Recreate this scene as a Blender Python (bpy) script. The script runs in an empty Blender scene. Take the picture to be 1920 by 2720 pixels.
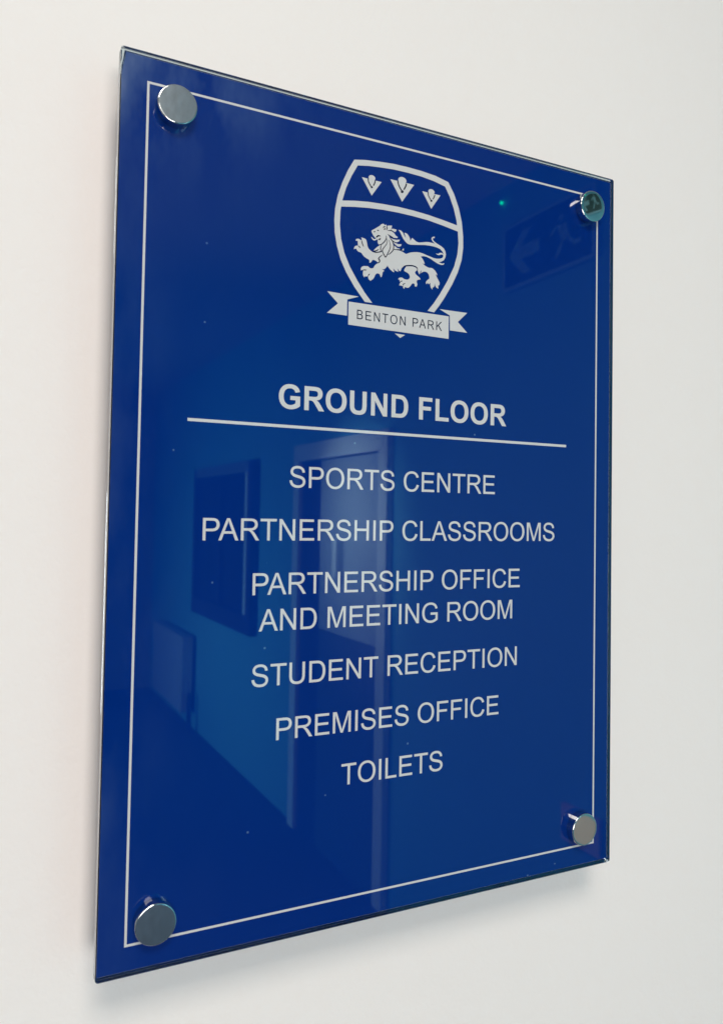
import bpy, bmesh, math, random
from mathutils import Vector, Matrix
random.seed(4)
C = bpy.context.scene
D = bpy.data

# ------------------------------------------------------------------ camera
cd = D.cameras.new('camera'); cam = D.objects.new('camera', cd)
C.collection.objects.link(cam); C.camera = cam
_x = Vector((0.8933501924, -0.4490388030, 0.0170172594))
_y = Vector((-0.0306792767, -0.0231665013, 0.9992607744))
_z = Vector((-0.4483126316, -0.8932118823, -0.0344719841))
m = Matrix((_x, _y, _z)).transposed().to_4x4()
m.translation = Vector((-0.2057623692, -0.3637901946, -0.0032398419))
cam.matrix_world = m
cd.sensor_fit = 'VERTICAL'; cd.sensor_height = 36; cd.sensor_width = 36
cd.lens = 2100.0 * 36 / 2720
cd.shift_y = (1299.8617 - 1360) / 2720
cd.clip_start = 0.01; cd.clip_end = 50
cd.dof.use_dof = True; cd.dof.focus_distance = 0.44; cd.dof.aperture_fstop = 18.0

# ------------------------------------------------------------------ world, lamps, exposure
W = D.worlds.new('World'); C.world = W; W.use_nodes = True
W.node_tree.nodes['Background'].inputs[0].default_value = (0.8, 0.9, 1.0, 1)
W.node_tree.nodes['Background'].inputs[1].default_value = 0.0
C.view_settings.view_transform = 'Standard'; C.view_settings.look = 'None'
C.view_settings.gamma = 1; C.view_settings.use_curve_mapping = False
C.view_settings.exposure = 0.22
C.cycles.use_denoising = True
C.cycles.max_bounces = 10; C.cycles.diffuse_bounces = 5; C.cycles.glossy_bounces = 6
C.cycles.transmission_bounces = 8; C.cycles.sample_clamp_indirect = 8.0

FLOOR, CEIL, WALL_Y = -1.68, 1.16, 0.030     # sign centre is the origin; its glass front is y = 0
SIDE_X, LEFT_X, FAR_Y = 1.45, -2.4, -7.4

def area(name, loc, target, sx, sy, power, col, spread=180):
    l = D.lights.new(name, 'AREA'); l.shape = 'RECTANGLE'; l.size = sx; l.size_y = sy
    l.energy = power; l.color = col; l.spread = math.radians(spread)
    o = D.objects.new(name, l); C.collection.objects.link(o); o.location = loc
    o.rotation_euler = (Vector(target) - Vector(loc)).to_track_quat('-Z', 'Y').to_euler()
    return o
KEY = area('ceiling_panel_and_fill_lamp', (-0.36, -1.25, CEIL - 0.03), (-0.36, -1.25, -2), 0.62, 0.62, 19, (1.0, 0.935, 0.85))
area('ceiling_panel_and_fill_lamp', (-0.36, -2.7, CEIL - 0.03), (-0.36, -2.7, -2), 1.0, 1.0, 16, (1.0, 0.94, 0.86))  # added overhead fill, continuing the row behind the key panel
area('door_fill_spot', (-0.3, -3.0, CEIL - 0.05), (SIDE_X, -2.98, -0.02), 0.2, 0.2, 8.0, (0.80, 0.94, 1.0), 30)  # added narrow fill lamp, brightens the mirrored door
area('window_daylight', (LEFT_X + 0.05, -4.9, -0.75), (SIDE_X, -5.0, -0.95), 1.9, 1.1, 74, (0.34, 0.80, 1.0), 80)
area('front_fill_lamp', (-0.40, -4.2, -0.5), (0.1, 0.0, -0.45), 1.5, 1.2, 28.5, (1.0, 0.965, 0.955), 120)  # added fill lamp hanging free in the room, no doorway here

# ------------------------------------------------------------------ helpers
def link(name, me, mat, parent=None, **props):
    o = D.objects.new(name, me); C.collection.objects.link(o)
    if mat: me.materials.append(mat)
    if parent: o.parent = parent
    for k, v in props.items(): o[k] = v
    return o
def bm_obj(name, bm, mat, parent=None, **props):
    me = D.meshes.new(name); bm.normal_update(); bm.to_mesh(me); bm.free()
    return link(name, me, mat, parent, **props)
def box(bm, x0, x1, y0, y1, z0, z1):
    vs = [bm.verts.new((x, y, z)) for x in (x0, x1) for y in (y0, y1) for z in (z0, z1)]
    for f in ((0, 1, 3, 2), (4, 6, 7, 5), (0, 4, 5, 1), (2, 3, 7, 6), (0, 2, 6, 4), (1, 5, 7, 3)):
        bm.faces.new([vs[i] for i in f])
def boxes(name, lst, mat, parent=None, **props):
    bm = bmesh.new()
    for b in lst: box(bm, *b)
    bmesh.ops.recalc_face_normals(bm, faces=bm.faces)
    return bm_obj(name, bm, mat, parent, **props)
def flat(name, contours, mat, parent, lift=0.05, extra=0.0, **props):
    """contours in mm on the sign face (x right, y up) -> a thin printed mesh `lift` mm proud of the glass"""
    cu = D.curves.new('tmp', 'CURVE'); cu.dimensions = '2D'; cu.fill_mode = 'BOTH'
    for c in contours:
        sp = cu.splines.new('POLY'); sp.points.add(len(c) - 1)
        for p, q in zip(sp.points, c): p.co = (q[0], q[1], 0, 1)
        sp.use_cyclic_u = True
    cu.extrude = 0.04; cu.offset = extra
    to = D.objects.new('tmp', cu); C.collection.objects.link(to)
    dg = bpy.context.evaluated_depsgraph_get(); dg.update()
    me = D.meshes.new_from_object(to.evaluated_get(dg))
    D.objects.remove(to); D.curves.remove(cu)
    me.name = name; me.materials.clear()
    for v in me.vertices:
        x, y, z = v.co
        v.co = (x / 1000, -(z + lift - 0.04) / 1000, y / 1000)
    bm = bmesh.new(); bm.from_mesh(me); bmesh.ops.recalc_face_normals(bm, faces=bm.faces); bm.to_mesh(me); bm.free()
    return link(name, me, mat, parent, **props)
def join_flat(name, groups, mat, parent, **props):
    """several flats (contours, lift) as one mesh"""
    bm = bmesh.new()
    for con, lift in groups:
        o = flat('tmp', con, None, None, lift)
        bm.from_mesh(o.data); me = o.data; D.objects.remove(o); D.meshes.remove(me)
    return bm_obj(name, bm, mat, parent, **props)
def stroke(pts, w, taper=True):
    """outline polygon (mm) of a tapered pen stroke"""
    P = [Vector(p) for p in pts]; Q = []
    for i in range(len(P) - 1):                       # Catmull-Rom
        a, b, c, d = P[max(i - 1, 0)], P[i], P[i + 1], P[min(i + 2, len(P) - 1)]
        for k in range(4):
            t = k / 4
            Q.append(0.5 * (2 * b + (c - a) * t + (2 * a - 5 * b + 4 * c - d) * t * t + (3 * b - a - 3 * c + d) * t ** 3))
    Q.append(P[-1]); L, R = [], []
    n = len(Q)
    for i, q in enumerate(Q):
        t = (Q[min(i + 1, n - 1)] - Q[max(i - 1, 0)])
        t = t.normalized() if t.length > 1e-9 else Vector((1, 0))
        s = i / (n - 1); h = w / 2 * (0.35 + 0.65 * math.sin(math.pi * min(max(s, 0.0), 1.0)) if taper else 1)
        nv = Vector((-t.y, t.x)) * h
        L.append(q + nv); R.append(q - nv)
    return [(v.x, v.y) for v in L + R[::-1]]

# ------------------------------------------------------------------ materials
def mat(name, col=(0.5, 0.5, 0.5), rough=0.5, metal=0.0, spec=0.5, **kw):
    m = D.materials.new(name); m.use_nodes = True
    b = m.node_tree.nodes['Principled BSDF']
    b.inputs['Base Color'].default_value = (*col, 1); b.inputs['Roughness'].default_value = rough
    b.inputs['Metallic'].default_value = metal; b.inputs['Specular IOR Level'].default_value = spec
    for k, v in kw.items(): b.inputs[k.replace('_', ' ')].default_value = v
    return m
def nodes(m): return m.node_tree.nodes, m.node_tree.links, m.node_tree.nodes['Principled BSDF']
def noise(n, l, scale, detail=3, coord='Object', map_scale=None, rough=0.5, rot=None):
    tc = n.new('ShaderNodeTexCoord'); t = n.new('ShaderNodeTexNoise')
    t.inputs['Scale'].default_value = scale; t.inputs['Detail'].default_value = detail; t.inputs['Roughness'].default_value = rough
    if map_scale or rot:
        mp = n.new('ShaderNodeMapping')
        if map_scale: mp.inputs['Scale'].default_value = map_scale
        if rot: mp.inputs['Rotation'].default_value = rot
        l.new(tc.outputs[coord], mp.inputs['Vector']); l.new(mp.outputs[0], t.inputs['Vector'])
    else: l.new(tc.outputs[coord], t.inputs['Vector'])
    return t
def ramp(n, l, src, p0, p1, c0, c1):
    r = n.new('ShaderNodeValToRGB'); e = r.color_ramp.elements
    e[0].position = p0; e[1].position = p1; e[0].color = (*c0, 1) if len(c0) == 3 else c0; e[1].color = (*c1, 1)
    l.new(src, r.inputs[0]); return r
def math_node(n, l, op, a, b):
    q = n.new('ShaderNodeMath'); q.operation = op
    for i, v in enumerate((a, b)):
        if v is None: continue
        if isinstance(v, (int, float)): q.inputs[i].default_value = v
        else: l.new(v, q.inputs[i])
    return q.outputs[0]

def wall_paint(name, col, var=0.03):
    m = mat(name, col, 0.62, spec=0.3); n, l, b = nodes(m)
    big = noise(n, l, 1.7, 3)
    r = ramp(n, l, big.outputs['Fac'], 0.3, 0.7, tuple(c * (1 - var) for c in col), tuple(min(c * (1 + var), 0.92) for c in col))
    l.new(r.outputs[0], b.inputs['Base Color'])
    f1 = noise(n, l, 420, 4); f2 = noise(n, l, 90, 3)
    s = math_node(n, l, 'ADD', f1.outputs['Fac'], math_node(n, l, 'MULTIPLY', f2.outputs['Fac'], 1.4))
    bp = n.new('ShaderNodeBump'); bp.inputs['Strength'].default_value = 0.28; bp.inputs['Distance'].default_value = 0.0006
    l.new(s, bp.inputs['Height']); l.new(bp.outputs[0], b.inputs['Normal'])
    return m
M_wall = wall_paint('white_wall_paint', (0.852, 0.793, 0.748), 0.008)
M_side = wall_paint('corridor_paint', (0.11, 0.43, 0.53), 0.03)
M_ceil = wall_paint('ceiling_paint', (0.40, 0.47, 0.50), 0.02)
M_far = wall_paint('far_paint', (0.30, 0.32, 0.34), 0.03)

def gloss_print(name, col, dirt=True):
    """ink seen through polished glass: sharp dielectric gloss, with dust specks and finger smears lying on the glass"""
    m = mat(name, col, 0.012, spec=0.5); n, l, b = nodes(m)
    if dirt:
        tc = n.new('ShaderNodeTexCoord')
        vo = n.new('ShaderNodeTexVoronoi'); vo.feature = 'F1'; vo.inputs['Scale'].default_value = 150
        l.new(tc.outputs['Object'], vo.inputs['Vector'])
        sep = n.new('ShaderNodeSeparateColor'); l.new(vo.outputs['Color'], sep.inputs[0])
        pick = math_node(n, l, 'GREATER_THAN', sep.outputs[0], 0.88)
        rad = math_node(n, l, 'MULTIPLY', sep.outputs[1], 0.085)
        dot = math_node(n, l, 'LESS_THAN', vo.outputs['Distance'], rad)
        speck = math_node(n, l, 'MULTIPLY', math_node(n, l, 'MULTIPLY', pick, dot), 0.15)
        # smears: streaky noise, strongest round the upper left corner and along the left edge
        st = noise(n, l, 34, 4, map_scale=(1.0, 1.0, 0.4), rough=0.62, rot=(0, -0.9, 0))
        sm = ramp(n, l, st.outputs['Fac'], 0.40, 0.85, (0, 0, 0), (1, 1, 1))
        sx = n.new('ShaderNodeSeparateXYZ'); l.new(tc.outputs['Object'], sx.inputs[0])
        dx = math_node(n, l, 'MULTIPLY', math_node(n, l, 'ADD', sx.outputs[0], 0.127), 22)
        dz = math_node(n, l, 'MULTIPLY', math_node(n, l, 'SUBTRACT', sx.outputs[2], 0.196), 34.0)
        d2 = math_node(n, l, 'ADD', math_node(n, l, 'MULTIPLY', dx, dx), math_node(n, l, 'MULTIPLY', dz, dz))
        near = math_node(n, l, 'POWER', 2.718, math_node(n, l, 'MULTIPLY', d2, -1.0))
        e1 = math_node(n, l, 'POWER', 2.718, math_node(n, l, 'MULTIPLY', math_node(n, l, 'ADD', sx.outputs[0], 0.15), -70))
        base = math_node(n, l, 'ADD', math_node(n, l, 'ADD', near, math_node(n, l, 'MULTIPLY', e1, 0.35)), 0.004)
        smear = math_node(n, l, 'MULTIPLY', math_node(n, l, 'MULTIPLY', sm.outputs[0], base), 0.17)
        tot = math_node(n, l, 'ADD', speck, smear)
        mx = n.new('ShaderNodeMix'); mx.data_type = 'RGBA'
        l.new(tot, mx.inputs[0]); mx.inputs[6].default_value = (*col, 1); mx.inputs[7].default_value = (0.42, 0.68, 0.82, 1)
        l.new(mx.outputs[2], b.inputs['Base Color'])
        rr = math_node(n, l, 'ADD', math_node(n, l, 'MULTIPLY', smear, 2.0), 0.012)
        l.new(rr, b.inputs['Roughness'])
    return m
M_blue = gloss_print('blue_print', (0.0001, 0.0195, 0.160))
M_white = gloss_print('white_print', (0.58, 0.57, 0.56), False)
M_navy = mat('dark_print', (0.004, 0.007, 0.03), 0.012)
M_glass = mat('clear_glass', (0.62, 0.72, 0.76), 0.0, spec=0.5, Transmission_Weight=1.0, IOR=1.5)

def chrome(name, col, rough, swirl=0.0):
    m = mat(name, col, rough, 1.0); n, l, b = nodes(m)
    t = noise(n, l, 260 if not swirl else 500, 5, rough=0.65)
    r = ramp(n, l, t.outputs['Fac'], 0.35, 0.8, (rough * 0.8,) * 3, (rough * 1.5 + 0.02,) * 3)
    if not swirl: l.new(r.outputs[0], b.inputs['Roughness'])
    if swirl:
        t2 = noise(n, l, 330, 4, map_scale=(1, 1, 0.5)); r2 = ramp(n, l, t2.outputs['Fac'], 0.2, 0.8, tuple(c * 0.74 for c in col), col)
        l.new(r2.outputs[0], b.inputs['Base Color'])
    return m
M_chrome = chrome('polished_chrome', (0.66, 0.66, 0.65), 0.03)
M_dull = chrome('hazy_chrome', (0.52, 0.54, 0.555), 0.18, 1)
# ------------------------------------------------------------------ lettering: outlines on a 2048-unit em (M move, L lines, Q control/on pairs)
ADV = dict(A=1366, B=1366, C=1479, D=1479, E=1366, F=1251, G=1593, H=1479, I=569, K=1366, L=1139, M=1706, N=1479, O=1593, P=1366, R=1479, S=1366, T=1251, U=1479)
ADV[' '] = 569
GL = {
'A': 'M-3 0 L560 1466 769 1466 1369 0 1148 0 977 444 364 444 203 0|M420 602 L917 602 764 1008 Q694 1193 660 1312 632 1171 581 1036',
'B': 'M150 0 L150 1466 700 1466 Q868 1466 969.5 1421.5 1071 1377 1128.5 1284.5 1186 1192 1186 1091 1186 997 1135 914 1084 831 981 780 1114 741 1185.5 647 1257 553 1257 425 1257 322 1213.5 233.5 1170 145 1106 97 1042 49 945.5 24.5 849 0 709 0|M344 850 L661 850 Q790 850 846 867 920 889 957.5 940 995 991 995 1068 995 1141 960 1196.5 925 1252 860 1272.5 795 1293 637 1293 L344 1293|M344 173 L709 173 Q803 173 841 180 908 192 953 220 998 248 1027 301.5 1056 355 1056 425 1056 507 1014 567.5 972 628 897.5 652.5 823 677 683 677 L344 677',
'C': 'M1204 514 L1398 465 Q1337 226 1178.5 100.5 1020 -25 791 -25 554 -25 405.5 71.5 257 168 179.5 351 102 534 102 744 102 973 189.5 1143.5 277 1314 438.5 1402.5 600 1491 794 1491 1014 1491 1164 1379 1314 1267 1373 1064 L1182 1019 Q1131 1179 1034 1252 937 1325 790 1325 621 1325 507.5 1244 394 1163 348 1026.5 302 890 302 745 302 558 356.5 418.5 411 279 526 210 641 141 775 141 938 141 1051 235 1164 329 1204 514',
'D': 'M158 0 L158 1466 663 1466 Q834 1466 924 1445 1050 1416 1139 1340 1255 1242 1312.5 1089.5 1370 937 1370 741 1370 574 1331 445 1292 316 1231 231.5 1170 147 1097.5 98.5 1025 50 922.5 25 820 0 687 0|M352 173 L665 173 Q810 173 892.5 200 975 227 1024 276 1093 345 1131.5 461.5 1170 578 1170 744 1170 974 1094.5 1097.5 1019 1221 911 1263 833 1293 660 1293 L352 1293',
'E': 'M162 0 L162 1466 1222 1466 1222 1293 356 1293 356 844 1167 844 1167 672 356 672 356 173 1256 173 1256 0',
'F': 'M168 0 L168 1466 1157 1466 1157 1293 362 1293 362 839 1050 839 1050 666 362 666 362 0',
'G': 'M844 575 L844 747 1465 748 1465 204 Q1322 90 1170 32.5 1018 -25 858 -25 642 -25 465.5 67.5 289 160 199 335 109 510 109 726 109 940 198.5 1125.5 288 1311 456 1401 624 1491 843 1491 1002 1491 1130.5 1439.5 1259 1388 1332 1296 1405 1204 1443 1056 L1268 1008 Q1235 1120 1186 1184 1137 1248 1046 1286.5 955 1325 844 1325 711 1325 614 1284.5 517 1244 457.5 1178 398 1112 365 1033 309 897 309 738 309 542 376.5 410 444 278 573 214 702 150 847 150 973 150 1093 198.5 1213 247 1275 302 L1275 575',
'H': 'M164 0 L164 1466 358 1466 358 864 1120 864 1120 1466 1314 1466 1314 0 1120 0 1120 691 358 691 358 0',
'I': 'M191 0 L191 1466 385 1466 385 0',
'K': 'M150 0 L150 1466 344 1466 344 739 1072 1466 1335 1466 720 872 1362 0 1106 0 584 742 344 508 344 0',
'L': 'M150 0 L150 1466 344 1466 344 173 1066 173 1066 0',
'M': 'M152 0 L152 1466 444 1466 791 428 861 211 939 446 1290 1466 1551 1466 1551 0 1364 0 1364 1227 938 0 763 0 339 1248 339 0',
'N': 'M156 0 L156 1466 355 1466 1125 315 1125 1466 1311 1466 1311 0 1112 0 342 1152 342 0',
'O': 'M99 714 Q99 1079 295 1285.5 491 1492 801 1492 1004 1492 1167 1395 1330 1298 1415.5 1124.5 1501 951 1501 731 1501 508 1411 332 1321 156 1156 65.5 991 -25 800 -25 593 -25 430 75 267 175 183 348 99 521 99 714|M299 711 Q299 446 441.5 293.5 584 141 799 141 1018 141 1159.5 295 1301 449 1301 732 1301 911 1240.5 1044.5 1180 1178 1063.5 1251.5 947 1325 802 1325 596 1325 447.5 1183.5 299 1042 299 711',
'P': 'M158 0 L158 1466 711 1466 Q857 1466 934 1452 1042 1434 1115 1383.5 1188 1333 1232.5 1242 1277 1151 1277 1042 1277 855 1158 725.5 1039 596 728 596 L352 596 352 0|M352 769 L731 769 Q919 769 998 839 1077 909 1077 1036 1077 1128 1030.5 1193.5 984 1259 908 1280 859 1293 727 1293 L352 1293',
'R': 'M161 0 L161 1466 811 1466 Q1007 1466 1109 1426.5 1211 1387 1272 1287 1333 1187 1333 1066 1333 910 1232 803 1131 696 920 667 997 630 1037 594 1122 516 1198 399 L1453 0 1209 0 1015 305 Q930 437 875 507 820 577 776.5 605 733 633 688 644 655 651 580 651 L355 651 355 0|M355 819 L772 819 Q905 819 980 846.5 1055 874 1094 934.5 1133 995 1133 1066 1133 1170 1057.5 1237 982 1304 819 1304 L355 1304',
'S': 'M92 471 L275 487 Q288 377 335.5 306.5 383 236 483 192.5 583 149 708 149 819 149 904 182 989 215 1030.5 272.5 1072 330 1072 398 1072 467 1032 518.5 992 570 900 605 841 628 639 676.5 437 725 356 768 251 823 199.5 904.5 148 986 148 1087 148 1198 211 1294.5 274 1391 395 1441 516 1491 664 1491 827 1491 951.5 1438.5 1076 1386 1143 1284 1210 1182 1215 1053 L1029 1039 Q1014 1178 927.5 1249 841 1320 672 1320 496 1320 415.5 1255.5 335 1191 335 1100 335 1021 392 970 448 919 684.5 865.5 921 812 1009 772 1137 713 1198 622.5 1259 532 1259 414 1259 297 1192 193.5 1125 90 999.5 32.5 874 -25 717 -25 518 -25 383.5 33 249 91 172.5 207.5 96 324 92 471',
'T': 'M531 0 L531 1293 48 1293 48 1466 1210 1466 1210 1293 725 1293 725 0',
'U': 'M1120 1466 L1314 1466 1314 619 Q1314 398 1264 268 1214 138 1083.5 56.5 953 -25 741 -25 535 -25 404 46 273 117 217 251.5 161 386 161 619 L161 1466 355 1466 355 620 Q355 429 390.5 338.5 426 248 512.5 199 599 150 724 150 938 150 1029 247 1120 344 1120 620',
}
GB = {
'G': 'M830 539 L830 786 1468 786 1468 202 Q1375 112 1198.5 43.5 1022 -25 841 -25 611 -25 440 71.5 269 168 183 347.5 97 527 97 738 97 967 193 1145 289 1323 474 1418 615 1491 825 1491 1098 1491 1251.5 1376.5 1405 1262 1449 1060 L1155 1005 Q1124 1113 1038.5 1175.5 953 1238 825 1238 631 1238 516.5 1115 402 992 402 750 402 489 518 358.5 634 228 822 228 915 228 1008.5 264.5 1102 301 1169 353 L1169 539',
'R': 'M150 0 L150 1466 773 1466 Q1008 1466 1114.5 1426.5 1221 1387 1285 1286 1349 1185 1349 1055 1349 890 1252 782.5 1155 675 962 647 1058 591 1120.5 524 1183 457 1289 286 L1468 0 1114 0 900 319 Q786 490 744 534.5 702 579 655 595.5 608 612 506 612 L446 612 446 0|M446 846 L665 846 Q878 846 931 864 984 882 1014 926 1044 970 1044 1036 1044 1110 1004.5 1155.5 965 1201 893 1213 857 1218 677 1218 L446 1218',
'O': 'M89 724 Q89 948 156 1100 206 1212 292.5 1301 379 1390 482 1433 619 1491 798 1491 1122 1491 1316.5 1290 1511 1089 1511 731 1511 376 1318 175.5 1125 -25 802 -25 475 -25 282 174.5 89 374 89 724|M394 734 Q394 485 509 356.5 624 228 801 228 978 228 1091.5 355.5 1205 483 1205 738 1205 990 1094.5 1114 984 1238 801 1238 618 1238 506 1112.5 394 987 394 734',
'U': 'M147 1466 L443 1466 443 672 Q443 483 454 427 473 337 544.5 282.5 616 228 740 228 866 228 930 279.5 994 331 1007 406 1020 481 1020 655 L1020 1466 1316 1466 1316 696 Q1316 432 1292 323 1268 214 1203.5 139 1139 64 1031 19.5 923 -25 749 -25 539 -25 430.5 23.5 322 72 259 149.5 196 227 176 312 147 438 147 684',
'N': 'M152 0 L152 1466 440 1466 1040 487 1040 1466 1315 1466 1315 0 1018 0 427 956 427 0',
'D': 'M148 0 L148 1466 689 1466 Q872 1466 968 1438 1097 1400 1189 1303 1281 1206 1329 1065.5 1377 925 1377 719 1377 538 1332 407 1277 247 1175 148 1098 73 967 31 869 0 705 0|M444 247 L665 247 Q789 247 844 261 916 279 963.5 322 1011 365 1041 463.5 1071 562 1071 732 1071 902 1041 993 1011 1084 957 1135 903 1186 820 1204 758 1218 577 1218 L444 1218',
'F': 'M151 0 L151 1466 1156 1466 1156 1218 447 1218 447 871 1059 871 1059 623 447 623 447 0',
'L': 'M157 0 L157 1454 453 1454 453 247 1189 247 1189 0',
}
def contours_of(d):
    res = []
    for part in d.split('|'):
        pts = []; mode = None; buf = []
        for tk in part.replace('M', ' M ').replace('L', ' L ').replace('Q', ' Q ').split():
            if tk in 'MLQ': mode = tk; buf = []; continue
            buf.append(float(tk))
            if mode in 'ML' and len(buf) == 2: pts.append(tuple(buf)); buf = []
            elif mode == 'Q' and len(buf) == 4:
                x0, y0 = pts[-1]; cx, cy, x1, y1 = buf; buf = []
                for k in range(1, 9):
                    t = k / 8; u = 1 - t
                    pts.append((u * u * x0 + 2 * u * t * cx + t * t * x1, u * u * y0 + 2 * u * t * cy + t * t * y1))
        if len(pts) > 2 and abs(pts[0][0] - pts[-1][0]) + abs(pts[0][1] - pts[-1][1]) < 1: pts.pop()
        res.append(pts)
    return res
def text_contours(s, x0, y0, em, table=GL, adv=ADV, track=0.0, kern=None):
    out = []; x = 0.0; k = em / 2048
    for i, ch in enumerate(s):
        if ch != ' ':
            for c in contours_of(table[ch]): out.append([(x0 + (x + px) * k, y0 + py * k) for px, py in c])
        x += adv[ch] + track
        if kern: x += kern.get(s[i:i + 2], 0)
    return out
# ------------------------------------------------------------------ artwork of the sign, in mm from its centre
LINES = [['GROUND FLOOR', -70.15, 49.4, 16.81], ['SPORTS CENTRE', -63.47, 10.63, 14.69], ['PARTNERSHIP CLASSROOMS', -106.84, -15.58, 14.69], ['PARTNERSHIP OFFICE', -81.87, -41.88, 14.69], ['AND MEETING ROOM', -77.16, -59.36, 14.69], ['STUDENT RECEPTION', -80.88, -85.86, 14.69], ['PREMISES OFFICE', -68.31, -112.32, 14.69], ['TOILETS', -32.16, -138.71, 14.69]]
BORDER = [-136.53, 194.94, 135.35, -195.33]
SHIELD_O = [(-23.14, 108.28), (-29.19, 115.09), (-34.11, 122.08), (-37.4, 128.3), (-39.63, 135.14), (-40.96, 141.63), (-41.3, 148.3), (-40.95, 154.13), (-39.62, 161.14), (-37.14, 168.42), (-34.09, 175.37), (-30.58, 181.65), (-24.01, 182.86), (-15.78, 183.78), (-7.41, 184.47), (1.13, 184.56), (9.84, 184.3), (18.71, 183.53), (26.98, 181.74), (30.9, 175.78), (34.08, 168.59), (36.16, 161.15), (37.21, 152.98), (37.3, 146.73), (36.36, 139.8), (34.01, 132.67), (30.47, 125.4), (25.76, 117.51), (22.24, 112.41), (19.04, 108.31)]
SHIELD_I = [(-18.79, 108.3), (-23.23, 113.04), (-27.65, 118.72), (-32.05, 125.3), (-35.36, 132.01), (-37.34, 138.9), (-38.17, 145.99), (-38.0, 153.26), (-36.95, 159.26), (-34.97, 165.96), (-31.91, 172.92), (-28.54, 179.02), (-22.32, 180.12), (-15.73, 180.81), (-7.35, 181.47), (1.19, 181.54), (9.89, 181.25), (17.57, 180.4), (24.97, 178.84), (27.89, 174.14), (30.72, 167.94), (32.65, 161.54), (33.66, 155.48), (34.2, 148.81), (33.56, 142.46), (31.53, 135.39), (27.41, 127.0), (22.73, 119.13), (18.67, 113.2), (14.91, 108.63)]
BAND = [(-37.74, 158.76), (-30.06, 160.13), (-21.96, 161.14), (-13.16, 161.67), (-4.18, 161.92), (4.99, 161.72), (14.34, 161.1), (23.88, 160.02), (33.49, 158.68), (34.4, 155.25), (23.93, 156.93), (14.38, 158.15), (5.04, 158.64), (-4.12, 158.82), (-13.1, 158.61), (-21.9, 157.95), (-29.99, 156.93), (-38.36, 155.5)]
RIBBON = [[(-32.49, 107.14), (28.51, 107.35), (28.52, 94.93), (-32.42, 95.21)], [(-44.5, 110.8), (-26.69, 110.51), (-33.2, 108.14), (-33.25, 99.72), (-44.48, 99.77), (-38.41, 105.36)], [(22.57, 110.56), (40.5, 110.83), (34.44, 105.02), (40.67, 99.72), (29.35, 99.75), (29.1, 107.94)], [(-5.12, 93.92), (1.16, 93.82), (-1.81, 91.88)]]
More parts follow.
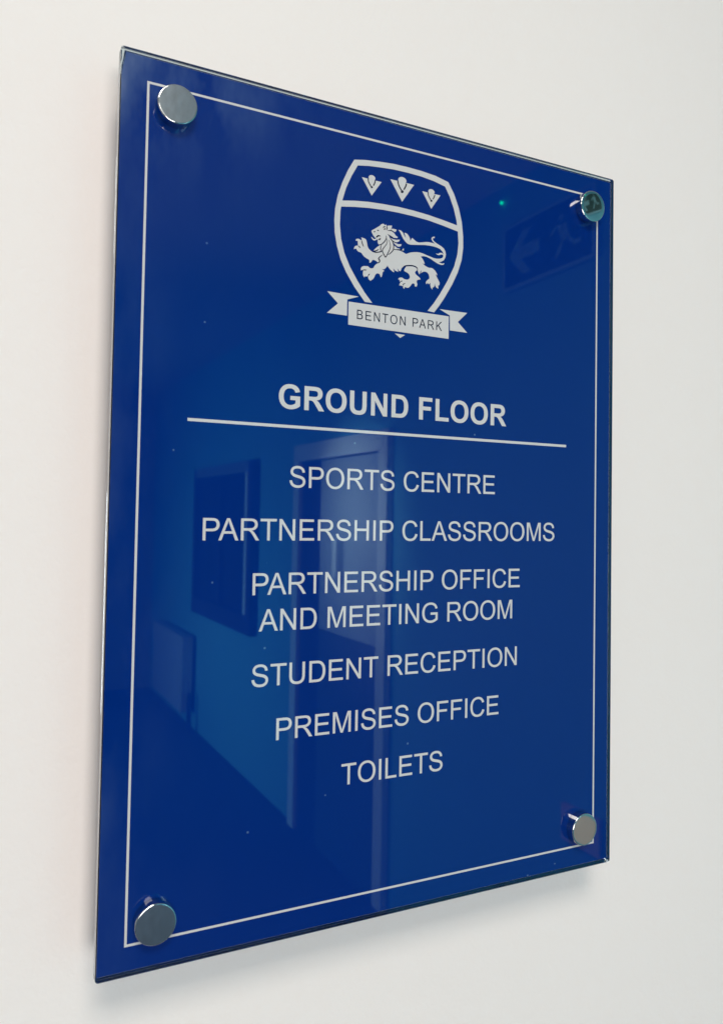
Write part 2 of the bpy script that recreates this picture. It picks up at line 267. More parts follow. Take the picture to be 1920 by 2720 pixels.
LION = [[(-13.04, 136.0), (-13.82, 136.05), (-14.97, 135.68), (-16.9, 135.36), (-19.2, 135.23), (-19.97, 135.53), (-21.33, 136.42), (-22.11, 137.66), (-22.43, 139.32), (-22.73, 140.3), (-23.13, 141.09), (-23.89, 141.46), (-24.84, 141.56), (-25.89, 141.66), (-25.5, 141.01), (-25.54, 140.41), (-25.76, 140.25), (-26.33, 140.27), (-26.9, 140.6), (-27.85, 140.64), (-28.69, 140.29), (-29.05, 139.71), (-28.76, 139.34), (-28.2, 139.52), (-27.73, 139.26), (-27.77, 138.4), (-27.6, 137.66), (-27.78, 137.12), (-28.06, 136.99), (-28.9, 136.76), (-29.64, 136.04), (-29.95, 134.88), (-29.61, 134.85), (-29.25, 135.25), (-28.59, 135.28), (-28.2, 134.58), (-27.34, 133.96), (-25.64, 133.65), (-24.87, 132.75), (-23.9, 131.88), (-22.56, 131.25), (-21.32, 130.85), (-20.83, 130.33), (-20.81, 129.13), (-20.14, 129.41), (-19.49, 130.12), (-19.12, 130.95), (-17.97, 131.05), (-16.81, 130.72), (-15.84, 130.11), (-15.83, 129.79), (-16.97, 128.92), (-17.72, 128.11), (-18.38, 126.97), (-18.85, 126.59), (-19.8, 126.37), (-20.57, 126.46), (-21.72, 127.22), (-24.0, 126.94), (-25.12, 126.42), (-25.68, 125.65), (-25.69, 124.46), (-25.37, 124.42), (-25.09, 124.8), (-24.34, 124.84), (-24.33, 124.33), (-24.53, 123.1), (-24.28, 121.78), (-23.6, 120.94), (-23.43, 121.74), (-22.76, 121.63), (-21.81, 121.9), (-21.34, 122.05), (-21.46, 121.35), (-21.02, 120.39), (-19.87, 119.66), (-19.69, 120.25), (-18.93, 120.54), (-17.99, 121.71), (-17.35, 123.18), (-16.69, 124.06), (-15.92, 124.35), (-14.96, 124.24), (-14.36, 123.47), (-13.96, 122.53), (-13.48, 122.91), (-13.12, 124.18), (-12.95, 125.41), (-11.99, 126.25), (-12.48, 126.61), (-13.56, 126.96), (-12.1, 127.1), (-11.14, 127.94), (-10.29, 129.03), (-10.2, 129.57), (-9.59, 128.54), (-8.4, 127.51), (-7.01, 126.68), (-6.02, 126.4), (-6.23, 127.15), (-6.65, 128.48), (-5.45, 127.45), (-3.57, 127.08), (-3.88, 128.04), (-4.19, 128.87), (-3.09, 127.82), (-2.39, 127.49), (-2.14, 128.01), (-1.48, 129.52), (-0.14, 130.73), (1.45, 131.38), (3.74, 131.79), (5.81, 131.84), (7.44, 131.43), (8.14, 130.83), (8.4, 129.46), (8.88, 128.52), (9.36, 127.59), (9.7, 128.25), (10.14, 129.53), (10.71, 130.33), (10.39, 128.45), (11.43, 129.32), (12.82, 129.79), (14.24, 129.56), (15.19, 128.69), (15.73, 127.35), (15.7, 126.32), (14.77, 125.57), (13.85, 124.62), (13.51, 123.76), (13.87, 123.1), (14.34, 123.48), (14.45, 124.0), (15.52, 123.25), (16.44, 124.2), (16.35, 122.96), (16.72, 121.59), (17.8, 120.57), (17.67, 121.73), (18.61, 122.07), (19.06, 123.16), (19.16, 124.6), (19.42, 123.21), (20.03, 122.28), (21.47, 121.57), (21.32, 123.29), (22.15, 123.82), (22.25, 125.06), (21.63, 126.2), (20.66, 127.49), (19.56, 129.46), (20.76, 128.83), (20.38, 129.9), (19.17, 131.35), (17.73, 132.24), (16.78, 132.4), (15.37, 132.22), (14.19, 132.5), (13.01, 132.92), (11.23, 133.96), (12.64, 133.88), (12.27, 134.94), (11.31, 136.4), (10.12, 137.53), (11.98, 138.07), (13.86, 137.98), (16.23, 137.35), (18.38, 136.37), (21.01, 135.36), (22.93, 135.01), (24.6, 135.32), (25.19, 136.23), (24.71, 136.26), (24.11, 135.86), (22.67, 136.04), (21.59, 136.27), (23.14, 136.83), (24.8, 137.92), (25.73, 139.62), (26.07, 141.32), (25.68, 142.91), (24.7, 144.39), (23.0, 145.34), (21.07, 146.04), (19.64, 146.61), (18.2, 147.38), (17.47, 148.28), (17.81, 149.06), (18.64, 149.0), (18.82, 149.85), (17.68, 149.65), (16.75, 148.87), (16.76, 147.95), (17.49, 147.06), (18.93, 146.08), (17.27, 146.2), (15.14, 146.24), (13.26, 146.02), (11.16, 145.45), (8.83, 144.95), (7.2, 145.17), (5.8, 146.04), (4.63, 146.75), (4.07, 145.94), (3.51, 144.84), (3.14, 146.38), (2.32, 147.65), (1.38, 148.49), (-0.22, 148.71), (0.26, 147.49), (0.74, 145.96), (-0.43, 147.37), (-1.13, 148.64), (-2.29, 149.44), (-3.88, 149.6), (-2.72, 148.36), (-1.78, 146.72), (-0.85, 145.28), (0.55, 143.92), (1.94, 143.05), (3.55, 142.87), (5.85, 143.22), (9.09, 143.68), (12.35, 144.23), (15.17, 144.41), (18.24, 144.42), (20.39, 144.17), (22.31, 143.68), (23.76, 142.59), (24.5, 141.47), (24.76, 140.49), (24.26, 141.43), (23.06, 141.75), (21.87, 141.45), (21.16, 140.82), (19.61, 140.76), (20.45, 140.29), (21.65, 140.18), (22.83, 140.68), (23.79, 140.94), (24.4, 140.43), (24.29, 139.59), (23.58, 138.85), (22.15, 138.31), (20.01, 137.96), (18.11, 138.06), (16.21, 138.46), (13.85, 138.89), (11.49, 139.41), (9.62, 139.61), (7.76, 139.54), (5.92, 139.23), (3.62, 138.61), (1.34, 137.53), (0.89, 137.39), (-0.95, 138.15), (-2.78, 138.54), (-4.82, 138.6), (-6.5, 138.41), (-6.83, 138.26), (-7.98, 136.76), (-10.11, 135.45), (-11.36, 134.29)], [(-13.32, 151.15), (-12.54, 151.08), (-12.14, 150.46), (-11.47, 151.19), (-11.17, 150.64), (-10.94, 149.12), (-10.73, 147.94), (-10.1, 145.96), (-8.9, 144.44), (-7.3, 142.97), (-6.68, 140.99), (-6.83, 138.52), (-7.98, 136.76), (-9.14, 135.7), (-10.11, 135.45), (-11.34, 133.6), (-12.44, 134.81), (-13.04, 136.09), (-14.4, 136.21), (-16.9, 135.45), (-17.68, 135.92), (-18.64, 135.84), (-17.89, 136.83), (-16.37, 138.29), (-14.47, 139.74), (-15.24, 139.73), (-15.73, 139.87), (-16.17, 140.75), (-16.16, 142.13), (-16.16, 142.47), (-17.02, 141.89), (-18.16, 141.35), (-19.13, 141.61), (-19.81, 142.44), (-19.92, 143.05), (-19.14, 142.47), (-18.37, 142.09), (-17.41, 142.34), (-17.33, 142.96), (-17.81, 142.96), (-18.88, 143.98), (-19.48, 144.99), (-19.98, 146.02), (-19.79, 146.4), (-17.9, 147.69), (-15.99, 149.07), (-15.13, 149.66), (-14.38, 150.57)], [(-6.58, 140.83), (-6.54, 138.75), (-2.69, 139.22), (-2.8, 139.55), (-4.48, 139.7)], [(-7.3, 142.8), (-5.32, 142.1), (-3.73, 141.84), (-1.95, 142.24), (-2.13, 141.24), (-3.31, 140.52), (-4.5, 140.66), (-5.9, 141.47)], [(-8.9, 144.44), (-6.73, 143.95), (-4.96, 143.99), (-2.88, 144.44), (-3.36, 143.48), (-4.74, 142.72), (-6.12, 142.66), (-7.71, 143.43)], [(-10.89, 146.0), (-10.1, 145.96), (-8.53, 145.37), (-6.75, 144.81), (-4.58, 145.02), (-4.19, 145.61), (-5.39, 146.1), (-6.6, 147.46), (-7.99, 148.08), (-10.14, 148.04), (-10.92, 147.9)], [(-8.58, 148.33), (-7.81, 149.51), (-5.05, 149.48), (-5.43, 148.37), (-6.01, 148.0), (-7.2, 148.31)], [(-10.77, 150.54), (-7.84, 151.16), (-8.02, 149.99), (-8.58, 148.5), (-10.73, 148.03)], [(-2.33, 138.72), (-1.43, 139.27), (-0.53, 140.22), (-0.4, 139.14), (-1.19, 138.65)], [(1.12, 130.63), (3.29, 131.11), (5.36, 131.3), (6.98, 131.05), (7.92, 130.5), (7.93, 129.69), (7.01, 129.04), (6.61, 128.27), (7.04, 127.43), (8.45, 126.54), (9.5, 125.99), (10.22, 125.09), (8.71, 124.66), (7.91, 124.13), (7.69, 123.29), (8.17, 122.16), (7.85, 120.9), (6.81, 120.64), (6.57, 121.11), (6.44, 122.1), (5.63, 122.28), (4.83, 121.86), (3.93, 120.52), (2.8, 119.45), (2.12, 119.25), (0.51, 119.52), (0.08, 118.35), (-0.5, 119.07), (-0.63, 119.85), (-1.08, 119.78), (-2.11, 120.03), (-2.78, 119.73), (-2.8, 120.53), (-2.03, 121.84), (-2.6, 121.95), (-2.84, 122.91), (-3.52, 122.91), (-3.42, 123.62), (-2.3, 124.23), (-1.16, 124.27), (-0.01, 123.74), (1.59, 123.58), (2.72, 123.96), (3.51, 124.88), (3.49, 125.88), (2.79, 126.98), (1.52, 127.58), (0.14, 127.97), (-0.1, 128.43), (0.34, 129.4)]]
LION_DF = [[(-17.23, 143.15), (-17.06, 143.87), (-16.11, 144.64), (-15.14, 144.64), (-14.36, 144.17), (-15.13, 144.12), (-16.09, 143.78), (-16.85, 143.04)], [(-15.87, 142.35), (-15.11, 143.0), (-14.44, 143.38), (-14.52, 142.59), (-15.28, 141.94)]]
LION_D = [[(-16.73, 147.21), (-15.57, 146.98)], [(-18.72, 145.73), (-17.68, 146.26)], [(-12.98, 148.75), (-12.71, 149.58), (-11.74, 149.93)], [(-12.69, 148.46), (-12.29, 148.27), (-11.63, 149.34)], [(-10.87, 150.35), (-10.75, 149.15), (-11.22, 148.2)], [(-11.36, 145.22), (-11.14, 143.7), (-12.37, 141.58), (-14.08, 139.98), (-15.24, 139.7)], [(-14.18, 139.96), (-14.43, 137.76), (-14.31, 136.23)], [(-10.94, 143.73), (-10.63, 142.4), (-10.98, 140.6), (-12.32, 138.81), (-13.26, 137.27), (-13.04, 135.92), (-12.24, 134.67), (-11.35, 133.69), (-10.12, 135.89), (-8.99, 138.33), (-8.63, 139.96), (-8.95, 141.64), (-9.66, 143.26)], [(-7.9, 143.57), (-7.09, 142.14), (-6.67, 140.47), (-6.83, 138.52), (-7.79, 136.97), (-9.33, 135.58), (-10.11, 135.45)], [(-13.35, 136.99), (-14.21, 136.16), (-16.9, 135.28), (-19.2, 135.23)], [(-13.31, 134.58), (-15.49, 132.4), (-14.9, 131.47), (-15.07, 130.4), (-16.02, 129.73)], [(-18.83, 135.73), (-16.91, 136.13), (-15.58, 137.22)], [(-6.63, 138.47), (-2.69, 139.05), (-0.87, 138.83)], [(-9.1, 144.49), (-7.3, 142.97), (-5.32, 142.27)], [(-10.3, 146.02), (-8.72, 145.34), (-6.75, 144.73)], [(-10.34, 148.01), (-8.38, 148.36), (-6.81, 148.12)], [(-25.67, 140.3), (-25.16, 138.51), (-24.38, 137.02)], [(-27.59, 137.07), (-26.25, 136.1)], [(-1.47, 129.12), (-0.13, 130.63), (1.45, 131.22), (3.74, 131.65), (5.81, 131.72), (7.44, 131.33), (8.15, 130.53), (8.17, 129.42)], [(-2.26, 122.0), (-1.02, 122.59)], [(-0.63, 120.05), (-0.42, 120.88), (0.71, 121.45)], [(-24.53, 124.81), (-22.44, 125.05)], [(-21.53, 122.2), (-20.6, 123.37)]]
PILES = [{'tri': [(-26.02, 173.38), (-14.45, 173.16), (-20.16, 164.82)], 'blob': [(-18.22, 174.21), (-18.31, 173.75), (-18.58, 173.34), (-19.0, 173.01), (-19.55, 172.79), (-20.15, 172.71), (-20.76, 172.78), (-21.3, 172.98), (-21.74, 173.3), (-22.02, 173.71), (-22.13, 174.16), (-22.04, 174.61), (-21.77, 175.03), (-21.35, 175.36), (-20.81, 175.57), (-20.2, 175.65), (-19.6, 175.59), (-19.05, 175.39), (-18.61, 175.07), (-18.32, 174.66)], 'strokes': [[(-22.43, 173.57), (-22.18, 171.78), (-21.37, 170.53), (-20.5, 169.29)], [(-18.17, 173.32), (-18.46, 171.98), (-19.25, 170.26)]], 'dot': [(-19.58, 169.34), (-19.61, 169.17), (-19.69, 169.0), (-19.82, 168.85), (-19.99, 168.74), (-20.17, 168.68), (-20.35, 168.67), (-20.52, 168.71), (-20.66, 168.8), (-20.74, 168.93), (-20.78, 169.09), (-20.75, 169.27), (-20.67, 169.43), (-20.54, 169.58), (-20.37, 169.69), (-20.19, 169.75), (-20.0, 169.76), (-19.84, 169.72), (-19.7, 169.63), (-19.61, 169.5)], 'k': 1.0}, {'tri': [(-9.2, 175.83), (5.3, 175.75), (-1.91, 165.09)], 'blob': [(0.51, 176.74), (0.4, 176.19), (0.05, 175.68), (-0.49, 175.28), (-1.19, 175.01), (-1.96, 174.92), (-2.73, 174.99), (-3.42, 175.24), (-3.98, 175.63), (-4.34, 176.12), (-4.47, 176.67), (-4.36, 177.22), (-4.02, 177.72), (-3.47, 178.13), (-2.79, 178.39), (-2.02, 178.49), (-1.25, 178.42), (-0.54, 178.18), (0.02, 177.79), (0.38, 177.29)], 'strokes': [[(-4.72, 175.7), (-4.3, 174.06), (-3.45, 172.5), (-2.38, 171.13)], [(0.53, 175.49), (0.23, 174.12), (-0.92, 171.86)]], 'dot': [(-1.09, 170.72), (-1.13, 170.48), (-1.25, 170.25), (-1.43, 170.04), (-1.67, 169.89), (-1.93, 169.8), (-2.19, 169.78), (-2.43, 169.84), (-2.62, 169.97), (-2.75, 170.15), (-2.79, 170.38), (-2.76, 170.62), (-2.64, 170.85), (-2.45, 171.05), (-2.22, 171.21), (-1.96, 171.3), (-1.69, 171.31), (-1.46, 171.26), (-1.26, 171.13), (-1.14, 170.94)], 'k': 1.23}, {'tri': [(10.47, 173.35), (22.05, 173.32), (16.26, 164.74)], 'blob': [(18.22, 174.19), (18.13, 173.73), (17.86, 173.32), (17.43, 172.99), (16.88, 172.78), (16.27, 172.7), (15.66, 172.76), (15.1, 172.97), (14.66, 173.29), (14.38, 173.69), (14.27, 174.14), (14.36, 174.6), (14.63, 175.01), (15.06, 175.34), (15.61, 175.56), (16.22, 175.64), (16.83, 175.57), (17.39, 175.37), (17.83, 175.05), (18.12, 174.64)], 'strokes': [[(14.12, 173.3), (14.38, 171.73), (15.25, 170.43), (16.05, 169.41)], [(18.38, 172.97), (18.19, 172.05), (17.3, 170.25)]], 'dot': [(16.94, 169.29), (16.91, 169.11), (16.82, 168.94), (16.68, 168.79), (16.5, 168.67), (16.3, 168.61), (16.1, 168.59), (15.92, 168.64), (15.77, 168.73), (15.68, 168.87), (15.65, 169.04), (15.68, 169.22), (15.76, 169.39), (15.9, 169.54), (16.08, 169.66), (16.28, 169.72), (16.48, 169.73), (16.66, 169.69), (16.81, 169.6), (16.9, 169.46)], 'k': 0.94}]
KNOBS = [(-123.45, 184.93), (126.56, 185.9), (123.75, -183.79), (-123.98, -185.69)]
BT = [-27.53, 24.13, 98.78, 4.87]
# ------------------------------------------------------------------ the setting
bm = bmesh.new()
def quad(bm, a, b, c, d): bm.faces.new([bm.verts.new(q) for q in (a, b, c, d)])
quad(bm, (LEFT_X, WALL_Y, FLOOR), (SIDE_X, WALL_Y, FLOOR), (SIDE_X, WALL_Y, CEIL), (LEFT_X, WALL_Y, CEIL))
o = bm_obj('wall', bm, M_wall, kind='structure')

M_carpet = mat('blue_grey_carpet', (0.07, 0.10, 0.14), 0.95, spec=0.1)
n, l, b = nodes(M_carpet); t = noise(n, l, 300, 4)
r = ramp(n, l, t.outputs['Fac'], 0.3, 0.7, (0.045, 0.07, 0.105), (0.10, 0.135, 0.18)); l.new(r.outputs[0], b.inputs['Base Color'])
bm = bmesh.new(); quad(bm, (LEFT_X, FAR_Y, FLOOR), (SIDE_X, FAR_Y, FLOOR), (SIDE_X, WALL_Y, FLOOR), (LEFT_X, WALL_Y, FLOOR))
bm_obj('floor', bm, M_carpet, kind='structure')
bm = bmesh.new(); quad(bm, (LEFT_X, FAR_Y, CEIL), (LEFT_X, WALL_Y, CEIL), (SIDE_X, WALL_Y, CEIL), (SIDE_X, FAR_Y, CEIL))
bm_obj('ceiling', bm, M_ceil, kind='structure')
bm = bmesh.new(); quad(bm, (SIDE_X, FAR_Y, FLOOR), (SIDE_X, FAR_Y, CEIL), (SIDE_X, WALL_Y, CEIL), (SIDE_X, WALL_Y, FLOOR))
bm_obj('corridor_side_wall', bm, M_side, kind='structure')
bm = bmesh.new(); quad(bm, (LEFT_X, FAR_Y, FLOOR), (LEFT_X, WALL_Y, FLOOR), (LEFT_X, WALL_Y, CEIL), (LEFT_X, FAR_Y, CEIL))
quad(bm, (LEFT_X, FAR_Y, FLOOR), (LEFT_X, FAR_Y, CEIL), (SIDE_X, FAR_Y, CEIL), (SIDE_X, FAR_Y, FLOOR))
bm_obj('corridor_far_wall', bm, M_far, kind='structure')

# ------------------------------------------------------------------ what the glass mirrors: door, window recess, radiator, exit sign along the side wall
def thing(name, label, cat, loc=(0, 0, 0)):
    o = D.objects.new(name, None); C.collection.objects.link(o); o.location = loc; o.empty_display_size = 0.05
    o['label'] = label; o['category'] = cat
    return o
M_frame = mat('white_gloss_wood', (0.60, 0.80, 0.83), 0.25)
M_door = mat('dark_door', (0.035, 0.05, 0.09), 0.3)
M_pale = mat('pale_door', (0.34, 0.48, 0.52), 0.3)
M_dark = mat('dark_glazing', (0.02, 0.03, 0.05), 0.1)
M_steel = mat('satin_steel', (0.6, 0.6, 0.58), 0.25, 1.0)
X = SIDE_X - 0.002
d = thing('door', 'dark door in a pale frame, mirrored in the blue glass', 'door', (X, -3.17, FLOOR))
boxes('frame', [(-0.03, 0, -0.54, -0.46, 0, 2.06), (-0.03, 0, 0.46, 0.54, 0, 2.06), (-0.03, 0, -0.46, 0.46, 1.97, 2.06)], M_frame, d)
boxes('leaf', [(-0.012, 0, -0.20, 0.455, 0, 1.10)], mat('slate_door', (0.07, 0.13, 0.17), 0.3), d)
boxes('upper_panel', [(-0.012, 0, -0.20, 0.455, 1.102, 1.965)], M_pale, d)  # upper part of the leaf, paler than the lower part
boxes('dark_gap', [(-0.010, 0, -0.455, -0.202, 0, 1.965)], M_door, d)  # dark sheet stands in for the shaded gap beside the leaf
boxes('handle', [(-0.05, -0.0125, 0.03, 0.08, 1.38, 1.56)], M_frame, d)
w = thing('window', 'dark recessed window in the side wall, mirrored in the blue glass', 'window', (X, -5.05, -0.76))
boxes('frame', [(-0.05, 0, -0.70, -0.63, 0, 1.10), (-0.05, 0, 0.62, 0.70, 0, 1.10), (-0.05, 0, -0.63, 0.62, 0, 0.12)], M_door, w)  # kept dark all round; light on the window edges is coloured in below
boxes('head_board', [(-0.05, 0, -0.63, 0.62, 1.03, 1.10)], mat('lit_head_tone', (0.16, 0.25, 0.32), 0.3), w)  # lighter colour stands in for light on the top edge
boxes('reveal', [(-0.055, 0, 0.575, 0.6195, 0.125, 1.0295)], M_frame, w)  # pale strip paints the light caught on the near jamb
boxes('pane', [(-0.02, 0, -0.625, 0.57, 0.125, 1.025)], M_dark, w)
boxes('mullion', [(-0.04, -0.0205, -0.06, 0.0, 0.125, 1.015)], M_door, w)
rd = thing('radiator', 'pale wall radiator low on the side wall, mirrored in the blue glass', 'radiator', (X, -6.25, FLOOR))
boxes('panel', [(-0.11, -0.03, -0.55, 0.5, 0.14, 0.72)], mat('radiator_paint', (0.36, 0.42, 0.48), 0.35), rd)
boxes('pipe', [(-0.08, -0.05, 0.55, 0.58, 0.0, 0.3)], M_door, rd)
nb = thing('cap_tint_panel', 'added taupe panel low on the side wall, there to warm the lower right cap', 'panel', (X, -1.446, -0.91))  # added panel, gives the lower right cap its warm reflection
boxes('board', [(-0.012, 0, -0.08, 0.08, -0.055, 0.055)], mat('taupe_board', (0.42, 0.395, 0.36), 0.5), nb)
ex = thing('exit_sign', 'dark green exit sign with an arrow and a running figure', 'sign', (X, -1.62, 0.79))
M_green = mat('exit_green', (0.004, 0.060, 0.060), 0.35); M_pict = mat('exit_white', (0.16, 0.40, 0.44), 0.4); M_trim = mat('exit_trim', (0.18, 0.45, 0.52), 0.4)
boxes('plate', [(-0.012, 0, -0.21, 0.21, 0, 0.20)], M_green, ex)
boxes('frame', [(-0.014, 0, -0.225, -0.211, -0.014, 0.214), (-0.014, 0, 0.211, 0.225, -0.014, 0.214), (-0.014, 0, -0.211, 0.211, -0.014, -0.001), (-0.014, 0, -0.211, 0.211, 0.201, 0.214)], M_trim, ex)
def yz_prism(name, polys, mt, par):
    bm = bmesh.new()
    for pl in polys:
        f = bm.faces.new([bm.verts.new((-0.0125, y, z)) for y, z in pl])
        g = bmesh.ops.extrude_face_region(bm, geom=[f])
        for v in g['geom']:
            if isinstance(v, bmesh.types.BMVert): v.co.x -= 0.0015
    bmesh.ops.recalc_face_normals(bm, faces=bm.faces)
    return bm_obj(name, bm, mt, par)
yz_prism('arrow', [[(-0.19, 0.10), (-0.115, 0.175), (-0.07, 0.175), (-0.122, 0.122), (-0.03, 0.122), (-0.03, 0.078), (-0.122, 0.078), (-0.07, 0.025), (-0.115, 0.025)]], M_pict, ex)
yz_prism('running_figure', [[(0.06, 0.155), (0.075, 0.165), (0.09, 0.155), (0.075, 0.14)], [(0.05, 0.135), (0.10, 0.13), (0.115, 0.08), (0.08, 0.075)], [(0.02, 0.115), (0.05, 0.135), (0.05, 0.12), (0.025, 0.10)], [(0.08, 0.08), (0.06, 0.06), (0.045, 0.03), (0.06, 0.03), (0.085, 0.065)], [(0.10, 0.08), (0.13, 0.05), (0.165, 0.05), (0.165, 0.065), (0.135, 0.065), (0.115, 0.085)]], M_pict, ex)
M_led = mat('green_led', (0.0, 0.3, 0.15), 0.4, Emission_Color=(0.0, 1.0, 0.42, 1), Emission_Strength=12.0)
bm = bmesh.new(); bmesh.ops.create_uvsphere(bm, u_segments=16, v_segments=10, radius=0.006)
led = bm_obj('indicator_lamp', bm, M_led, label='small green indicator light, a bright dot mirrored in the blue glass', category='light')
led.location = (SIDE_X - 0.012, -1.86, 1.10)

# ------------------------------------------------------------------ the sign
sg = thing('wall_sign', 'blue glass floor directory with white crest and lettering on chrome standoffs', 'sign', (0, 0, 0))
HW, HH, TH = 0.1485, 0.20865, 0.005
IL, IR, IT, IB = 0.0005, 0.0032, 0.0028, 0.0028       # clear rim beyond the blue core: left, right, top, bottom
def loop_pts(x0, x1, z0, z1, r, seg=6, tl_cut=None):
    pts = []
    for cx, cz, a0 in ((x1 - r, z1 - r, 0), (x0 + r, z1 - r, 90), (x0 + r, z0 + r, 180), (x1 - r, z0 + r, 270)):
        for k in range(seg + 1):
            a = math.radians(a0 + 90 * k / seg); pts.append((cx + r * math.cos(a), cz + r * math.sin(a)))
    return pts
def ring_mesh(bm, rings, caps=(True, True)):
    vs = [[bm.verts.new(p) for p in r] for r in rings]
    n = len(vs[0])
    for a, b in zip(vs[:-1], vs[1:]):
        for i in range(n): bm.faces.new((a[i], a[(i + 1) % n], b[(i + 1) % n], b[i]))
    if caps[0]: bm.faces.new(vs[0][::-1])
    if caps[1]: bm.faces.new(vs[-1])
# core: the part of the pane that is backed with blue; its upper left corner is trimmed short, leaving a clear sliver
core = [(HW - IR, HH - IT), (-HW + 0.0024, HH - IT), (-HW + IL, HH - 0.0125), (-HW + IL, -HH + IB), (HW - IR, -HH + IB)]
bm = bmesh.new(); ring_mesh(bm, [[(x, 0.0, z) for x, z in core], [(x, TH, z) for x, z in core]])
e = 0.00002
back = [(HW - 0.00002, HH - 0.0005), (-HW + 0.0021, HH - 0.0005), (-HW + 0.0002, HH - 0.0125), (-HW + 0.0002, -HH + 0.00002), (HW - 0.00002, -HH + 0.00002)]
ring_mesh(bm, [[(x, TH + e, z) for x, z in back], [(x, TH + 3 * e, z) for x, z in back]])
bmesh.ops.recalc_face_normals(bm, faces=bm.faces)
bm_obj('glass_panel', bm, M_blue, sg)
# clear rim: outer rounded loop with polished arrises, inner loop just off the core
outer = loop_pts(-HW, HW, -HH, HH, 0.0016)
n_o = len(outer)
g = 0.00004
inner5 = [(HW - IR + g, HH - IT + g), (-HW + 0.0024 - g, HH - IT + g), (-HW + IL - g, HH - 0.0125), (-HW + IL - g, -HH + IB - g), (HW - IR + g, -HH + IB - g)]
def inset(q, d):
    x, z = q; return (max(min(x, HW - 0.0016), -HW + 0.0016) + (x - max(min(x, HW - 0.0016), -HW + 0.0016)) * (1 - d / 0.0016),
                      max(min(z, HH - 0.0016), -HH + 0.0016) + (z - max(min(z, HH - 0.0016), -HH + 0.0016)) * (1 - d / 0.0016))
ar, rear = 0.0004, 0.00008
loops = [[(*inset(q, ar), 0.0) for q in outer], [(*q, ar) for q in outer], [(*q, TH - rear) for q in outer], [(*inset(q, rear), TH) for q in outer]]
bm = bmesh.new()
V = [[bm.verts.new((x, y, z)) for x, z, y in L] for L in loops]
for a, b_ in zip(V[:-1], V[1:]):
    for i in range(n_o): bm.faces.new((a[i], a[(i + 1) % n_o], b_[(i + 1) % n_o], b_[i]))
inF = [bm.verts.new((x, 0.0, z)) for x, z in inner5]; inB = [bm.verts.new((x, TH, z)) for x, z in inner5]
for i in range(5): bm.faces.new((inF[i], inB[i], inB[(i + 1) % 5], inF[(i + 1) % 5]))
def bridge(ov, iv):
    # outer loop order: TR arc, TL arc, BL arc, BR arc; inner: TR, TL, TLlow, BL, BR
    seg = 6; k = seg + 1
    arcs = [ov[i * k:(i + 1) * k] for i in range(4)]
    own = [iv[0], iv[1], iv[3], iv[4]]
    for a, v in zip(arcs, own):
        for i in range(seg): bm.faces.new((a[i], a[i + 1], v))
    bm.faces.new((arcs[0][-1], arcs[1][0], iv[1], iv[0]))
    bm.faces.new((arcs[1][-1], iv[2], iv[1])); bm.faces.new((arcs[1][-1], arcs[2][0], iv[3], iv[2]))
    bm.faces.new((arcs[2][-1], arcs[3][0], iv[4], iv[3])); bm.faces.new((arcs[3][-1], arcs[0][0], iv[0], iv[4]))
bridge(V[0], inF); bridge(V[3], inB)
bmesh.ops.recalc_face_normals(bm, faces=bm.faces)
bm_obj('glass_edge', bm, M_glass, sg)

# border line, rule and lettering
x0, y0, x1, y1 = BORDER; lw = 1.08
flat('border_line', [[(x0, y0), (x1, y0), (x1, y1), (x0, y1)], [(x0 + lw, y0 - lw), (x0 + lw, y1 + lw), (x1 - lw, y1 + lw), (x1 - lw, y0 - lw)]], M_white, sg)
flat('heading_rule', [[(-114.14, 41.32), (111.8, 41.32), (111.8, 39.88), (-114.14, 39.88)]], M_white, sg)
ADB = dict(ADV, F=1251, L=1251)
for s, x, y, em in LINES:
    bold = s == 'GROUND FLOOR'
    flat('heading_lettering' if bold else 'lettering', text_contours(s, x, y, em, GB if bold else GL, ADB if bold else ADV, 0, {'PA': -152}), M_white, sg,
         label='white %swords "%s"' % ('bold heading ' if bold else '', s))
# crest
so, si = SHIELD_O, SHIELD_I
cr = join_flat('crest', [([so + si[::-1]], 0.05), ([BAND], 0.058)], M_white, sg, label='white school crest: shield outline with a crossbar')
lion = join_flat('lion', [([c], 0.05 + 0.009 * i) for i, c in enumerate(LION)], M_white, cr)
join_flat('lion_linework', [([c], 0.165) for c in LION_DF] + [([stroke(c, 0.50 if i != 10 else 0.65)], 0.165 + 0.004 * (i % 6)) for i, c in enumerate(LION_D)], M_navy, cr)
for P in PILES:
    k = P['k']
    join_flat('pointed_charge', [([P['tri']], 0.05), ([P['blob']], 0.075)], M_white, cr)
    join_flat('charge_linework', [([stroke(s, 0.60 * k, False)], 0.09 + 0.006 * i) for i, s in enumerate(P['strokes'])] + [([P['dot']], 0.105)], M_navy, cr)
join_flat('ribbon', [([c], 0.05) for c in RIBBON], M_white, cr)
bt = text_contours('BENTON PARK', 0, 0, 1.0, GL, ADV, 250, {'PA': -110})
mx = max(q[0] for c in bt for q in c); mn = min(q[0] for c in bt for q in c)
bx0, bx1, by, bh = BT
bt = [[(bx0 + (q[0] - mn) / (mx - mn) * (bx1 - bx0), by + q[1] / (1466 / 2048) * bh) for q in c] for c in bt]
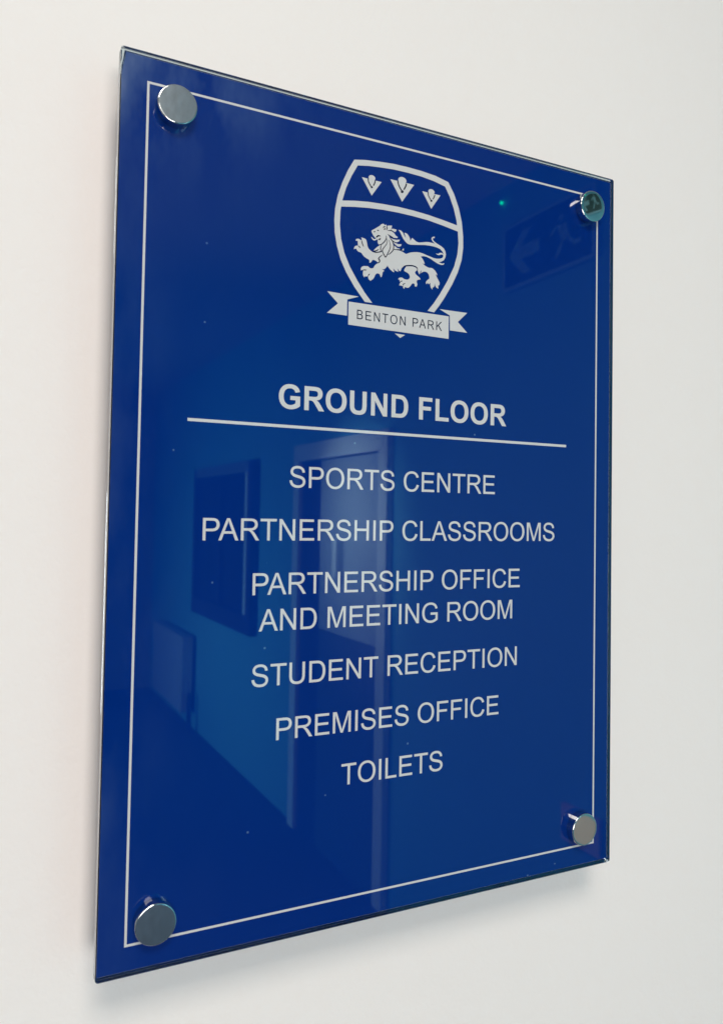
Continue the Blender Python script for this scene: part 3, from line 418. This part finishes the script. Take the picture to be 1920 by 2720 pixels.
flat('ribbon_lettering', bt, M_navy, cr, 0.075, 0.0)

# standoffs: chrome cap in front of the glass, barrel behind it
def lathe(bm, prof, seg=64):
    rings = []
    for r, y in prof:
        rings.append([bm.verts.new((r * math.cos(2 * math.pi * i / seg), y, r * math.sin(2 * math.pi * i / seg))) for i in range(seg)])
    for a, b_ in zip(rings[:-1], rings[1:]):
        for i in range(seg): bm.faces.new((a[i], a[(i + 1) % seg], b_[(i + 1) % seg], b_[i]))
    bm.faces.new(rings[0][::-1]); bm.faces.new(rings[-1])
R_ = 0.0092
for i, ((kx, kz), lab) in enumerate(zip(KNOBS, ('upper left chrome standoff with a hazy cap', 'upper right chrome standoff mirroring a dark shape', 'lower right chrome standoff with a warm grey cap', 'lower left chrome standoff with a scuffed bluish cap'))):
    bm = bmesh.new()
    dome = 0.00013 if i == 1 else 0.00001
    lathe(bm, [(R_, -0.0001), (R_, -0.00475)] + [(R_ - 0.00055 * (1 - math.cos(a_ * math.pi / 10)), -0.00475 - 0.00055 * math.sin(a_ * math.pi / 10)) for a_ in range(1, 6)] + [(R_ * q, -0.0053 - dome * (1 - q * q)) for q in (0.92, 0.75, 0.6, 0.45, 0.3, 0.15)])
    if i == 1:                                             # face tilted to centre the mirrored exit sign in this cap
        for v in bm.verts:
            if v.co.y < -0.005: v.co.y += -0.017 * v.co.x - 0.039 * v.co.z
    bmesh.ops.recalc_face_normals(bm, faces=bm.faces)
    for f in bm.faces: f.smooth = True
    cap = bm_obj('standoff', bm, M_dull if i in (0, 3) else M_chrome, sg, label=lab)
    cap.data.materials.append(M_chrome)
    if i in (0, 3):
        for pl in cap.data.polygons:
            if pl.normal.y > -0.995: pl.material_index = 1
    cap.data.set_sharp_from_angle(angle=math.radians(45))
    cap.location = (kx / 1000, 0, kz / 1000)
    bm = bmesh.new(); lathe(bm, [(R_ - 0.0005, TH + 0.0006), (R_ - 0.0005, WALL_Y - 0.0001)])
    bmesh.ops.recalc_face_normals(bm, faces=bm.faces)
    bm_obj('barrel', bm, M_chrome, cap)
